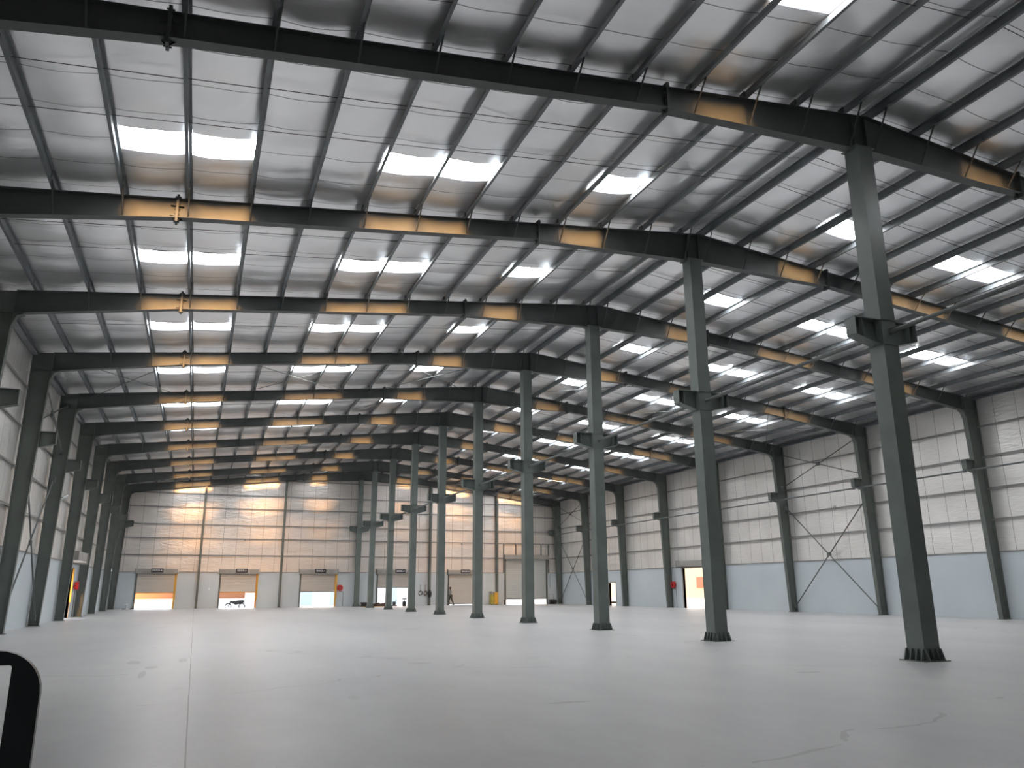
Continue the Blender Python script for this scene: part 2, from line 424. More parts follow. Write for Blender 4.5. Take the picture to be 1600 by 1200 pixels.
# ------------------------------------------------------------------ rafters (one whole portal rafter per frame)
def depth(x):
    a = abs(x); k = 5.92 if x < 0 else 5.35; k2 = 16.1 if x < 0 else 15.55
    if a < k: return 0.98-(0.98-0.56)*a/k
    if a < k2: return 0.52
    return 0.52+(a-k2)/(21-k2)*0.24
XKL, XKR = -20.93, 20.54
SPL = [(-16.1, 'outer'), (-5.92, 'inner'), (5.35, 'inner'), (15.55, 'outer')]
def brace_spots(x): return True
rafter0 = None
def make_rafter(y):
    r = thing('roof_rafter', '', 'rafter', (0, y, ztop(0)-1.0), 'portal frame rafters')
    xs = sorted({XKL, XKR, 0.0, -5.92, 5.35, -5.9, 5.37, -16.1, -16.12, 15.55, 15.57, *[v for v in range(-20, 21, 2)]})
    web, tf, bf = MB(), MB(), MB()
    for a, b in zip(xs[:-1], xs[1:]):
        za, zb = ztop(a), ztop(b); da, db = depth(a), depth(b)
        web.hexa([(a,y-.006,za-da),(b,y-.006,zb-db),(b,y+.006,zb-db),(a,y+.006,za-da)], [(a,y-.006,za-.012),(b,y-.006,zb-.012),(b,y+.006,zb-.012),(a,y+.006,za-.012)])
        tf.hexa([(a,y-.11,za-.016),(b,y-.11,zb-.016),(b,y+.11,zb-.016),(a,y+.11,za-.016)], [(a,y-.11,za),(b,y-.11,zb),(b,y+.11,zb),(a,y+.11,za)])
        bf.hexa([(a,y-.125,za-da-.02),(b,y-.125,zb-db-.02),(b,y+.125,zb-db-.02),(a,y+.125,za-da-.02)], [(a,y-.125,za-da),(b,y-.125,zb-db),(b,y+.125,zb-db),(a,y+.125,za-da)])
    kid(web, 'web', M['rafter'], r); kid(tf, 'top_flange', M['rafter'], r); kid(bf, 'bottom_flange', M['rafter'], r)
    for x, kind in SPL:
        z1, z0 = ztop(x)+0.10, ztop(x)-depth(x)-0.13
        mb = MB(); mb.box(x-.03, x+.03, y-.13, y+.13, z0, z1)
        for sy in (-1, 1):
            mb.prism([(x-.14, ztop(x)), (x+.14, ztop(x)), (x, ztop(x)+.13)], y-.006, y+.006, 'y')
            mb.prism([(x-.14, z0+.12), (x+.14, z0+.12), (x, z0-.02)], y-.006, y+.006, 'y')
        for zz in (z0+.05, z0+.22, (z0+z1)/2, z1-.24, z1-.05):
            for sy in (-.08, .08): mb.tube([(x-.07, y+sy, zz), (x+.07, y+sy, zz)], .016, 6)
        if kind == 'outer':
            for zz in (z0+.16, z1-.3): mb.box(x-.16, x+.16, y-.1, y+.1, zz-.006, zz+.006)
        kid(mb, 'splice_plate', M['rafter'], r)
    for x in (-0.52, -0.12):
        mb = MB(); mb.box(x-.008, x+.008, y-.12, y+.12, ztop(x)-depth(x), ztop(x)-.016); kid(mb, 'stiffener', M['rafter'], r)
    for x in PURL:
        if abs(x) > 20.3: continue
        zt = ztop(x); zb = zt-depth(x)
        mb = MB(); mb.tube([(x+.02, y-.62, zt+.03), (x+.02, y-.075, zb+.01)], .022, 5)
        kid(mb, 'flange_brace', M['rafter'], r)
        mb = MB(); mb.box(x-.05 if x < 0 else x-.02, x+.02 if x < 0 else x+.05, y-.08, y+.08, zt, zt+.19); kid(mb, 'purlin_cleat', M['rafter'], r)
    return r
r0 = make_rafter(D)
r0['label'] = 'dark steel roof rafter crossing the hall, first frame from the camera'
RAFT = {1: r0}
for i in range(2, 11):
    y = i*D if i < 10 else YE-0.28
    RAFT[i] = dup(r0, (0, y, r0.location.z), ('dark steel roof rafter crossing the hall, %s frame from the camera' % ORD[i]) if i < 10 else 'dark steel rafter against the far end wall, the last one')

# ------------------------------------------------------------------ ridge columns with crane brackets
CX = -0.34; CW = 0.22
def make_column(y):
    r = thing('ridge_column', '', 'column', (CX, y, 0), 'box columns under the ridge')
    zt = ztop(0)-depth(0)-0.02+0.03
    mb = MB(); mb.box(CX-CW, CX+CW, y-CW, y+CW, 0.02, zt); kid(mb, 'shaft', M['column'], r)
    mb = MB(); mb.box(CX-.345, CX+.345, y-.345, y+.345, 0.0, 0.02); kid(mb, 'base_plate', M['column'], r)
    for sx, sy in ((-1,-.21),(-1,-.07),(-1,.07),(-1,.21),(1,-.21),(1,-.07),(1,.07),(1,.21)):
        mb = MB(); yy = y+sy; mb.prism([(CX+sx*CW, 0.02), (CX+sx*.34, 0.02), (CX+sx*(CW+.045), 0.25), (CX+sx*CW, 0.25)], yy-.008, yy+.008, 'y'); kid(mb, 'base_gusset', M['column'], r)
        mb = MB(); xx = CX+sy; mb.prism([(y+sx*CW, 0.02), (y+sx*.34, 0.02), (y+sx*(CW+.045), 0.25), (y+sx*CW, 0.25)], xx-.008, xx+.008, 'x'); kid(mb, 'base_gusset', M['column'], r)
    for s in (-1, 1):
        mb = MB(); x0 = CX+s*CW; x1 = CX+s*0.93
        for yy in (-.006, ):
            mb.prism([(x0, 6.95), (x1, 7.13), (x1, 7.52), (x0, 7.52)], y-.01, y+.01, 'y')
        mb.hexa([(x0,y-.15,7.52),(x1,y-.15,7.52),(x1,y+.15,7.52),(x0,y+.15,7.52)], [(x0,y-.15,7.545),(x1,y-.15,7.545),(x1,y+.15,7.545),(x0,y+.15,7.545)])
        mb.hexa([(x0,y-.15,6.93),(x1,y-.15,7.11),(x1,y+.15,7.11),(x0,y+.15,6.93)], [(x0,y-.15,6.95),(x1,y-.15,7.13),(x1,y+.15,7.13),(x0,y+.15,6.95)])
        mb.box(min(x1, x1-s*.02), max(x1, x1-s*.02), y-.15, y+.15, 7.11, 7.54)
        mb.box(x1-s*.22-.008, x1-s*.22+.008, y-.14, y+.14, 7.1, 7.52)
        kid(mb, 'crane_bracket', M['column'], r)
    for zc in (6.92, 7.515): kid(MB().box(CX-CW-.02, CX+CW+.02, y-CW-.02, y+CW+.02, zc, zc+.03), 'collar_plate', M['column'], r)
    mb = MB(); mb.box(CX-.3, CX+.3, y-.25, y+.25, zt-.04, zt-.015); kid(mb, 'cap_plate', M['column'], r)
    return r
c0 = make_column(D); c0['label'] = 'tall grey-green box column under the ridge, nearest to the camera, with a crane bracket'
for i in range(2, 11):
    dup(c0, (CX, i*D if i < 10 else YE-.42, 0), ('tall grey-green box column under the ridge, %s from the camera' % ORD[i]) if i < 10 else 'box column under the ridge against the far end wall, tenth from the camera')

# ------------------------------------------------------------------ side wall columns
def make_wallcol(side, y):
    s = -1 if side == 'left' else 1
    xb, xk, xo = (-21.25, XKL, XWL+.08) if s < 0 else (20.95, XKR, XWR-.08)
    zk = ztop(xk)-depth(xk)
    r = thing('wall_column', '', 'column', (xb, y, 0), 'tapered columns along the %s wall' % side)
    mb = MB(); mb.prism([(xb, .02), (xk, zk-.1), (xk, ztop(xk)), (xo, ztop(xo)), (xo, .02)], y-.007, y+.007, 'y'); kid(mb, 'web', M['wallcol'], r)
    mb = MB()
    mb.hexa([(xb,y-.125,.02),(xb-s*.018,y-.125,.02),(xb-s*.018,y+.125,.02),(xb,y+.125,.02)], [(xk,y-.125,ztop(xk)),(xk-s*.018,y-.125,ztop(xk)),(xk-s*.018,y+.125,ztop(xk)),(xk,y+.125,ztop(xk))])
    # rounded haunch under the rafter
    hx = [(xk, zk-.02), (xk-s*.30, zk-.02), (xk-s*.11, zk-.10), (xk-s*.03, zk-.30), (xk, zk-.42)]
    mb.prism(hx, y-.12, y+.12, 'y')
    kid(mb, 'inner_flange', M['wallcol'], r)
    mb = MB(); mb.box(min(xo, xo+s*.018), max(xo, xo+s*.018), y-.125, y+.125, .02, ztop(xo)-.01); kid(mb, 'outer_flange', M['wallcol'], r)
    mb = MB(); a, b = sorted((xb-s*.08, xo+s*.05)); mb.box(a, b, y-.17, y+.17, 0, .025); kid(mb, 'base_plate', M['wallcol'], r)
    xc = xb+(xk-xb)*0.74; e = xc-s*.0; x1 = (-20.42 if s < 0 else 20.02)
    mb = MB(); mb.prism([(xc, 7.0), (x1, 7.14), (x1, 7.58), (xc, 7.58)], y-.01, y+.01, 'y')
    mb.hexa([(xc,y-.13,7.58),(x1,y-.13,7.58),(x1,y+.13,7.58),(xc,y+.13,7.58)], [(xc,y-.13,7.6),(x1,y-.13,7.6),(x1,y+.13,7.6),(xc,y+.13,7.6)])
    mb.hexa([(xc,y-.13,6.98),(x1,y-.13,7.12),(x1,y+.13,7.12),(xc,y+.13,6.98)], [(xc,y-.13,7.0),(x1,y-.13,7.14),(x1,y+.13,7.14),(xc,y+.13,7.0)])
    a, b = sorted((x1, x1-s*(-.02))); mb.box(a, b, y-.13, y+.13, 7.12, 7.6)
    kid(mb, 'crane_bracket', M['wallcol'], r)
    mb = MB(); a, b = sorted((xk, xo)); mb.box(a, b, y-.11, y+.11, zk-.01, zk+.008); kid(mb, 'stiffener', M['wallcol'], r)
    return r
for side in ('left', 'right'):
    w0 = make_wallcol(side, D)
    for i in range(1, 11):
        lab = 'tapered dark steel column against the %s wall, %s from the camera' % (side, ORD[i])
        if i == 10: lab = 'tapered dark steel column in the far %s corner of the hall' % side
        if i == 1: w0['label'] = lab
        else: dup(w0, (w0.location.x, i*D if i < 10 else YE-.28, 0), lab)

# ------------------------------------------------------------------ end wall posts
EP = [(-14.62, 'between the first and second loading shutters from the left'), (-7.45, 'between the second and third loading shutters from the left'),
      (6.92, 'between the fourth and fifth loading shutters'), (14.1, 'beside the tall shutter')]
for x, txt in EP:
    r = thing('end_wall_post', 'slim dark end wall post, '+txt, 'post', (x, YE-.2, 0), 'posts on the far end wall')
    zt = ztop(x)-depth(x)-.03; y0, y1 = YE-.36, YE-.06
    kid(MB().box(x-.006, x+.006, y0, y1, .015, zt), 'web', M['wallcol'], r)
    kid(MB().box(x-.1, x+.1, y0-.012, y0, .015, zt), 'front_flange', M['wallcol'], r)
    kid(MB().box(x-.1, x+.1, y1, y1+.012, .015, zt), 'rear_flange', M['wallcol'], r)
    kid(MB().box(x-.14, x+.14, y0-.05, y1+.04, 0, .018), 'base_plate', M['wallcol'], r)

# ------------------------------------------------------------------ girts
def csec(c, z, s):
    # section in (across, z): s = direction into the room
    return [(c, z-.045), (c, z+.045), (c+s*.012, z+.045), (c+s*.012, z+.008), (c+s*.17, z+.008), (c+s*.17, z+.05), (c+s*.185, z+.05), (c+s*.185, z-.008), (c+s*.012, z-.008), (c+s*.012, z-.045)]
def girtsec(c, z, s):
    # Z girt: horizontal web, lips up at the wall and down at the room side
    return [(c, z+.006), (c, z+.06), (c+s*.01, z+.06), (c+s*.01, z+.006), (c+s*.15, z+.006), (c+s*.15, z-.05), (c+s*.14, z-.05), (c+s*.14, z-.006), (c, z-.006)]
names = {4.70: 'lowest', 6.22: 'second lowest', 7.80: 'second highest', 9.33: 'highest'}
for side, xw, s in (('left', XWL, 1), ('right', XWR, -1)):
    for z in GZ:
        mb = MB(); mb.prism(girtsec(xw, z, s*0.55), YF+.01, YE-.01, 'y')
        tag(mb.build('wall_girt', M['girt'], origin=(xw, YF, z)), '%s horizontal steel girt along the foil of the %s wall' % (names[z], side), 'girt', 'girts of the %s wall' % side)
for j, z in enumerate(GZE):
    xlim = (HT-(z+.3))/SL-0.4
    a, b = max(XWL+.02, -xlim), min(XWR-.02, xlim)
    spans = [(a, b)]
    if z < 4.7: spans = [(a, 15.0), (19.85, b)]
    for q, (p0, p1) in enumerate(spans):
        mb = MB(); mb.prism(girtsec(YE, z, -0.4), p0, p1, 'x')
        lab = 'horizontal steel girt across the far end wall, %s from the bottom' % ORD[j+1] if q == 0 else 'short steel girt on the far end wall right of the tall shutter'
        tag(mb.build('wall_girt', M['girt'], origin=((p0+p1)/2, YE, z)), lab, 'girt', 'girts of the far end wall')

# ------------------------------------------------------------------ long strut pipes
def strut(x, z, y0, y1, lab, grp, rad=.055, cap=True):
    r = thing('strut_pipe', lab, 'pipe', (x, y0, z), grp)
    kid(MB().tube([(x, y0+.05, z), (x, y1-.05, z)], rad, 12), 'pipe', M['pipe'], r)
    for ya, yb in ((y0, y0+.22), (y1-.22, y1)):
        kid(MB().box(x-.008, x+.008, ya, yb, z-.07, z+.07), 'end_cleat', M['pipe'], r)
for i in range(0, 10):
    y0 = i*D+CW if i else YF+.02; y1 = (i+1)*D-CW if i < 9 else YE-.26-CW
    strut(CX+.0, 7.23, y0, y1, 'round strut pipe under the ridge at bracket height, %s bay from the camera' % ORD[i+1], 'struts between ridge columns', .05)
for side, x in (('right', 20.32),):
    for i in range(1, 10):
        y0 = i*D+.13; y1 = (i+1)*D-.13 if i < 9 else YE-.41
        strut(x, 7.07, y0, y1, 'round strut pipe along the %s wall at bracket height, %s bay from the camera' % (side, ORD[i+1]), 'struts along the %s wall' % side, .045)

# ------------------------------------------------------------------ rod bracing
def rod(mb, a, b, r=.02): mb.tube([a, b], r, 6)
def xbrace(x, y0, y1, z0, z1, lab, grp, r=.035):
    t = thing('cross_brace', lab, 'cross brace', (x, (y0+y1)/2, z0), grp)
    for q, (a, b) in enumerate((((x-.03, y0, z0), (x-.03, y1, z1)), ((x+.03, y0, z1), (x+.03, y1, z0)))):
        mb = MB(); rod(mb, a, b, r); kid(mb, 'rod', M['brace'], t)
    for yy, zz in ((y0, z0), (y1, z0), (y0, z1), (y1, z1)):
        kid(MB().box(x-.05, x+.05, yy-.12, yy+.12, zz-.12, zz+.12), 'gusset_plate', M['brace'], t)
    kid(MB().box(x-.045, x+.045, (y0+y1)/2-.14, (y0+y1)/2+.14, (z0+z1)/2-.11, (z0+z1)/2+.11), 'crossing_plate', M['brace'], t)
for side, xa, xb2 in (('left', -21.42, -21.3), ('right', 21.15, 21.0)):
    for i, txt in ((4, 'fifth bay'), (9, 'last bay')):
        y0, y1 = i*D+.22, (i+1)*D-.22 if i < 9 else YE-.55
        xbrace(xa, y0, y1, .38, 6.6, 'dark crossed rods low on the %s wall, %s from the camera' % (side, txt), 'wall cross braces')
        xbrace(xb2, y0, y1, 7.95, 10.15, 'dark crossed rods high on the %s wall, %s from the camera' % (side, txt), 'wall cross braces', .03)
for i, txt in ((4, 'fifth bay'), (9, 'last bay')):
    y0, y1 = i*D+.15, (i+1)*D-.15 if i < 9 else YE-.45
    for a, b, lt in ((-20.4, -16.2, 'left slope by the eave'), (-13.9, -8.0, 'middle of the left slope'), (-7.0, -1.2, 'left slope by the ridge'),
                     (1.2, 7.0, 'right slope by the ridge'), (8.0, 13.6, 'middle of the right slope'), (14.6, 20.0, 'right slope by the eave')):
        t = thing('roof_brace', 'thin crossed rods under the roof, %s, %s' % (lt, txt), 'roof brace', ((a+b)/2, (y0+y1)/2, ztop((a+b)/2)-.1), 'roof cross braces')
        for p, q in (((a, y0), (b, y1)), ((a, y1), (b, y0))):
            zo = -.07
            kid(MB().tube([(p[0], p[1], ztop(p[0])-.25), (q[0], q[1], ztop(q[0])-.25)], .014, 6), 'rod', M['pipe'], t)
# sag rods threaded through the purlins
for i in range(10):
    for off in (2.0, 3.65):
        y = i*D+off
        for side in ('left', 'right'):
            xs = [p for p in PURL if (p < 0) == (side == 'left')]
            mb = MB()
            for a, b in zip(xs[:-1], xs[1:]): mb.tube([(a, y, ztop(a)+.10), (b, y+.03, ztop(b)+.10)], .009, 5)
            if side == 'left': org = (xs[0], y, ztop(xs[0]))
            else: org = (xs[-1], y, ztop(xs[-1]))
            tag(mb.build('sag_rod', M['darkmetal'], origin=org), 'thin dark sag rod, %s slope, %s of two in the %s bay from the camera' % (side, 'nearer' if off < 3 else 'farther', ORD[i+1]), 'sag rod', 'sag rods between purlins')

# ------------------------------------------------------------------ roller shutters and dock signs
DZ = [1.33, 1.33, 1.36, 1.70, 0.09]; DN = ['6', '5', '4', '3', '2']
dtxt = ['leftmost', 'second from the left', 'third from the left', 'fourth from the left', 'fifth from the left, nearly closed']
gm = ['yellow', 'orange', 'yellow', 'wallcol', 'wallcol']
def text_obj(body, size, loc, parent, m):
    cu = bpy.data.curves.new('lettering', 'FONT'); cu.body = body; cu.size = size; cu.align_x = 'CENTER'; cu.align_y = 'CENTER'; cu.extrude = .003; cu.offset = .004
    tmp = bpy.data.objects.new('tmp', cu); COL.objects.link(tmp)
    bpy.context.view_layer.update()
    me = bpy.data.meshes.new_from_object(tmp.evaluated_get(bpy.context.evaluated_depsgraph_get()))
    bpy.data.objects.remove(tmp); me.materials.clear(); me.materials.append(m)
    o = bpy.data.objects.new('lettering', me); COL.objects.link(o); o.parent = parent
    o.rotation_euler = (PI/2, 0, 0); o.location = Vector(loc)-parent.location; return o
for k, (a, b) in enumerate(DOCK):
    r = thing('roller_shutter', 'half-raised beige roller shutter under the DOCK-%s sign, %s' % (DN[k], dtxt[k]) if k < 4 else 'beige roller shutter closed almost to the floor behind the walking person', 'roller shutter', ((a+b)/2, YE, 0), 'loading dock roller shutters')
    zb = DZ[k]
    kid(MB().box(a+.03, b-.03, YE+.03, YE+.06, zb+.06, 3.1), 'curtain', M['shutter'], r)
    kid(MB().box(a+.02, b-.02, YE+.015, YE+.075, zb, zb+.07), 'bottom_bar', M['orange'] if k < 2 else M['wallcol'], r)
    kid(MB().box(a-.12, b+.12, YE-.34, YE-.005, 3.02, 3.42), 'hood', M['hood'], r)
    for s, xx in ((-1, a), (1, b)):
        g = MB().box(xx-.07, xx+.07, YE-.06, YE+.0, 0.0 if k > 2 else 0.0, 3.02)
        kid(g, 'guide_rail', M[gm[k]] if s > 0 else M['wallcol'], r)
    kid(MB().box(b+.0, b+.12, YE-.15, YE-.06, .75, 3.0), 'drive_chain_cover', M['yellow'] if k < 3 else M['wallcol'], r)
    for sx in (a-.15, b+.13): kid(MB().box(sx, sx+.02, YE-.36, YE-.005, 2.98, 3.46), 'hood_bracket', M['wallcol'], r)
    cxs = [(-18.06), (-10.94), (-3.82), 3.9, 10.64][k]
    s = thing('dock_sign', 'small black sign reading DOCK-%s on a shutter hood' % DN[k], 'sign', (cxs, YE-.37, 3.28), 'dock number signs')
    kid(MB().box(cxs-.50, cxs+.50, YE-.375, YE-.345, 3.11, 3.46), 'sign_board', M['signblk'], s)
    text_obj('DOCK-'+DN[k], .215, (cxs, YE-.379, 3.285), s, M['signtxt'])
a, b = 15.08, 19.78
r = thing('roller_shutter', 'tall wide silver roller shutter at the far right, raised a little from the floor', 'roller shutter', ((a+b)/2, YE, 0), 'loading dock roller shutters')
kid(MB().box(a+.03, b-.03, YE+.03, YE+.06, .60, 4.75), 'curtain', M['shutter2'], r)
kid(MB().box(a+.02, b-.02, YE+.015, YE+.075, .52, .61), 'bottom_bar', M['wallcol'], r)
kid(MB().box(a-.12, b+.12, YE-.42, YE-.005, 4.55, 5.0), 'hood', M['hood'], r)
for xx in (a, b): kid(MB().box(xx-.08, xx+.08, YE-.07, YE, 0, 4.55), 'guide_rail', M['wallcol'], r)
for xx in (a-.18, a+1.2, b-.6, b+.25): kid(MB().box(xx-.04, xx+.04, YE-.1, YE, 5.0 if a < xx < b else BW+.03, 6.1), 'hanger_post', M['wallcol'], r)

# side door openings: frames
def doorframe(name, x0, x1, op, m):
    t = .09; mb = MB()
    mb.box(x0, x1, op[0]-t, op[0], 0, op[3]+t).box(x0, x1, op[1], op[1]+t, 0, op[3]+t).box(x0, x1, op[0], op[1], op[3], op[3]+t)
    return struct(mb.build(name, m))
d1 = doorframe('door_1', XWL-.24, XWL+.03, LDOOR, M['hood'])
MB().box(XWL-.02, XWL+.07, LDOOR[1]-.02, LDOOR[1]+.07, 0.9, LDOOR[3]).build('door_jamb', M['yellow'], d1)
doorframe('door_2', XWR-.03, XWR+.24, RDOOR, M['hood'])
doorframe('door_3', XWR-.03, XWR+.24, RDOOR2, M['hood'])
# rolled shutter box over the left door
r = thing('shutter_hood', 'pale grey shutter box jutting out over the doorway in the left wall', 'shutter hood', (XWL+.25, 47.2, 3.3), None)
kid(MB().box(XWL+.02, XWL+.62, 45.4, 49.1, 3.24, 3.74), 'hood', M['hood'], r)
kid(MB().box(XWL+.02, XWL+.70, 49.1, 49.14, 3.1, 3.78), 'end_plate', M['hood'], r)
kid(MB().box(XWL+.02, XWL+.62, 45.4, 49.1, 3.2, 3.24), 'bottom_lip', M['white'], r)
# raised canopy above the right door
r = thing('shutter_hood', 'grey shutter box above the doorway in the right wall', 'shutter hood', (XWR-.2, 47.8, 3.3), None)
kid(MB().box(XWR-.38, XWR-.02, 46.0, 49.6, 3.2, 3.6), 'hood', M['hood'], r)
for yy in (46.0, 49.6): kid(MB().box(XWR-.42, XWR-.02, yy-.012, yy+.012, 3.12, 3.64), 'end_plate', M['girt'], r)

# ------------------------------------------------------------------ hose reels
def hose_reel(c, axis, lab, face):
    r = thing('fire_hose_reel', lab, 'hose reel', c, None)
    s = face
    def off(d): return (c[0]+(s*d if axis == 'x' else 0), c[1]+(s*d if axis == 'y' else 0), c[2])
    mb = MB()
    for d in (.10, .16, .22):
        for R_ in (.16, .205): mb.ring(off(d), R_, .032, axis, 22)
    kid(mb, 'hose', M['red'], r)
    mb = MB(); mb.ring(off(.06), .27, .012, axis, 24); mb.ring(off(.26), .27, .012, axis, 24)
    mb.tube([off(0), off(.27)], .05, 12)
    for k in range(4):
        a = k*PI/2+.4; dv = Vector((0, math.cos(a), math.sin(a))) if axis == 'x' else Vector((math.cos(a), 0, math.sin(a)))
        for d in (.06, .26): mb.tube([off(d), Vector(off(d))+dv*.27], .008, 5)
    kid(mb, 'drum', M['red'], r)
    mb = MB()
    e = Vector((0, -.33, 0)) if axis == 'x' else Vector((.33, 0, 0))
    p0 = Vector(off(.14)); mb.tube([p0+Vector((0,0,-.2)), p0+Vector((0,0,-.33)), p0+e*.8+Vector((0,0,-.33)), p0+e+Vector((0,0,-.42)), Vector(((p0+e).x, (p0+e).y, .02))], .018, 8)
    kid(mb, 'supply_pipe', M['darkmetal'], r)
    mb = MB(); mb.tube([p0+e*.35+Vector((0,0,.0)), p0+e*.75], .035, 8); kid(mb, 'nozzle', M['darkmetal'], r)
    return r
hose_reel((-1.9, YE-.005, 1.72), 'y', 'round red fire hose reel on the far end wall beside the DOCK-4 shutter', -1)
hose_reel((XWR-.005, 50.45, 1.80), 'x', 'red fire hose reel on the right wall beside the bright doorway', -1)
hose_reel((XWL+.005, 49.75, 1.85), 'x', 'red fire hose reel on the left wall beside the bright doorway', 1)

# ------------------------------------------------------------------ small things near the far wall
def coil(mb, c, R_, r, n, tilt=0):
    for k in range(n):
        mb.ring((c[0]+random.uniform(-.03,.03), c[1]+random.uniform(-.03,.03), c[2]+r+k*r*1.5), R_*random.uniform(.85, 1.08), r, 'z', 18)
r = thing('cable_coil', 'heap of coiled dark cable on the floor left of a ridge column', 'cable coil', (.25, 71.0, 0)); mb = MB(); coil(mb, (.25, 71.0, 0), .32, .035, 7); kid(mb, 'cable', M['rope'], r)
mb = MB(); pts = [(.5, 71.0, .05), (.9, 70.8, .03), (1.4, 71.1, .03), (1.9, 70.8, .03), (2.4, 71.0, .03), (2.9, 70.9, .03)]; mb.tube(pts, .03, 6)
tag(mb.build('loose_cable', M['rope'], origin=(1.4, 71, 0)), 'dark cable trailing along the floor in front of the fourth shutter', 'cable')
mb = MB(); mb.box(-.1, 2.7, 69.6, 70.6, 0, .015); tag(mb.build('floor_mat', M['yellow'], origin=(1.3, 70.1, 0)), 'flat yellow sheet lying on the floor between the far ridge columns', 'mat')
mb = MB()
for k in range(7):
    x = 1.2+.22*k; mb.lathe((x, 71.3+.1*math.sin(k*2), 0), [(.16,0),(.2,.08),(.14,.2+.05*(k % 3)),(.04,.26+.05*(k % 3))], 9)
tag(mb.build('sack_heap', paint('brown_sack', (.10,.05,.035), .9), origin=(1.8, 71.3, 0)), 'low heap of brown sacks in front of the fourth shutter', 'sacks', kind='stuff')
def trowel(x, y, lab):
    r = thing('power_trowel', lab, 'trowel machine', (x, y, 0))
    kid(MB().lathe((x, y, .02), [(.30,0),(.33,.03),(.33,.06),(.30,.07)], 20), 'blade_guard', M['darkmetal'], r)
    kid(MB().box(x-.14, x+.14, y-.12, y+.12, .09, .42), 'engine', M['darkmetal'], r)
    mb = MB(); mb.tube([(x, y, .3), (x+.25, y, .62), (x+.34, y, .85)], .018, 6); mb.tube([(x+.34, y-.2, .85), (x+.34, y+.2, .85)], .018, 6); kid(mb, 'handle', M['darkmetal'], r)
trowel(3.15, 71.2, 'small dark floor machine with a handle in front of the DOCK-3 shutter')
r = thing('concrete_vibrator', 'dark drum-shaped machine with a raised head at the foot of a far ridge column', 'machine', (4.1, 71.0, 0))
kid(MB().lathe((4.1, 71.0, 0), [(.15,.0),(.18,.05),(.18,.38),(.1,.46),(.05,.5)], 14), 'drum', M['darkmetal'], r)
kid(MB().box(3.92, 4.3, 70.95, 71.07, .62, .72).tube([(4.1,71.0,.48),(4.1,71.0,.66)], .03, 8), 'head', M['rope'], r)
for x, lab in ((6.02, 'coiled black cable hung on the far wall left of a post'), (6.55, 'black cable loop hung on the far wall against a post')):
    r = thing('hanging_cable_coil', lab, 'cable coil', (x, YE-.03, 1.5)); mb = MB()
    for k in range(3): mb.ring((x+.02*k, YE-.05-.03*k, 1.15+.03*k), .16+.02*k, .018, 'y', 20)
    kid(mb, 'cable', M['rope'], r)
    kid(MB().tube([(x, YE-.04, 1.35), (x-.03, YE-.04, 1.8), (x+.02, YE-.04, 2.0)], .014, 6), 'cable_tail', M['rope'], r)
r = thing('tool_bag', 'lumpy black bundle hanging on the post right of the cable coils', 'bag', (6.9, YE-.45, .6))
kid(MB().lathe((6.9, YE-.48, .75), [(.04,0),(.15,.1),(.2,.35),(.16,.6),(.05,.75)], 12), 'bundle', M['rope'], r)
kid(MB().tube([(6.9, YE-.48, 1.48), (6.9, YE-.42, 1.75)], .012, 6), 'strap', M['rope'], r)
# yellow cabinet
r = thing('yellow_machine_cabinet', 'upright yellow machine cabinet standing by a post near the tall shutter', 'machine', (13.65, 71.9, 0))
kid(MB().box(13.25, 13.55, 71.6, 72.2, .06, 1.0), 'side_tank', paint('olive_yellow', (.42,.33,.05), .5), r)
kid(MB().box(13.56, 13.98, 71.55, 72.25, .06, 1.22), 'cabinet', M['yellow'], r)
kid(MB().box(13.26, 13.54, 71.62, 72.15, 1.0, 1.26), 'control_box', M['hood'], r)
kid(MB().box(13.6, 13.94, 71.535, 71.552, .7, 1.1), 'panel', M['yellow'], r)
for xx in (13.32, 13.9): kid(MB().lathe((xx, 71.75, 0), [(.05,0),(.05,.06)], 10), 'foot', M['rope'], r)
r = thing('bucket', 'small white and dark bucket on the floor left of the tall shutter', 'bucket', (14.6, 71.9, 0))
kid(MB().lathe((14.6, 71.9, 0), [(.11,0),(.15,.32),(.16,.33),(.15,.34),(.12,.34)], 14), 'pail', M['white'], r)
kid(MB().lathe((14.82, 71.95, 0), [(.08,0),(.08,.4),(.04,.46)], 12), 'bottle', M['rope'], r)
r = thing('traffic_cone', 'dark traffic cone standing in the gap under the tall shutter', 'cone', (17.75, 71.3, 0))
kid(MB().box(17.6, 17.9, 71.15, 71.45, 0, .03), 'base', M['rope'], r)
kid(MB().lathe((17.75, 71.3, .03), [(.11,0),(.03,.48),(.02,.5)], 14), 'cone_body', mat('dull_cone', (.12,.10,.08), .7), r)
r = thing('pump_motor', 'dark motor and pump lying at the foot of the far right corner column', 'machine', (19.9, 71.4, 0))
kid(MB().tube([(19.6, 71.4, .3), (20.15, 71.4, .3)], .2, 14), 'motor', M['rope'], r)
kid(MB().box(19.5, 20.25, 71.2, 71.6, 0, .1), 'skid', M['darkmetal'], r)
kid(MB().lathe((20.28, 71.4, .1), [(.16,0),(.16,.28),(.08,.36)], 12), 'pump', M['darkmetal'], r)
r = thing('wall_conduit', 'thin dark conduit loop running down the end wall right of the tall shutter', 'conduit', (20.3, YE-.03, 1.0))
kid(MB().tube([(20.15, YE-.03, 1.6), (20.15, YE-.03, 2.9), (20.3, YE-.03, 3.05)], .015, 6), 'conduit', M['darkmetal'], r)
kid(MB().tube([(20.05, YE-.03, .3), (20.05, YE-.03, 1.0), (20.5, YE-.03, 1.0), (20.5, YE-.03, .25)], .02, 6), 'bracket_frame', M['girt'], r)
r = thing('wall_switch', 'small white hanging switch on a cord on the far end wall between two shutters', 'switch', (-13.62, YE-.02, 1.65))
kid(MB().box(-13.68, -13.56, YE-.05, YE-.001, 1.58, 1.74), 'box', M['white'], r)
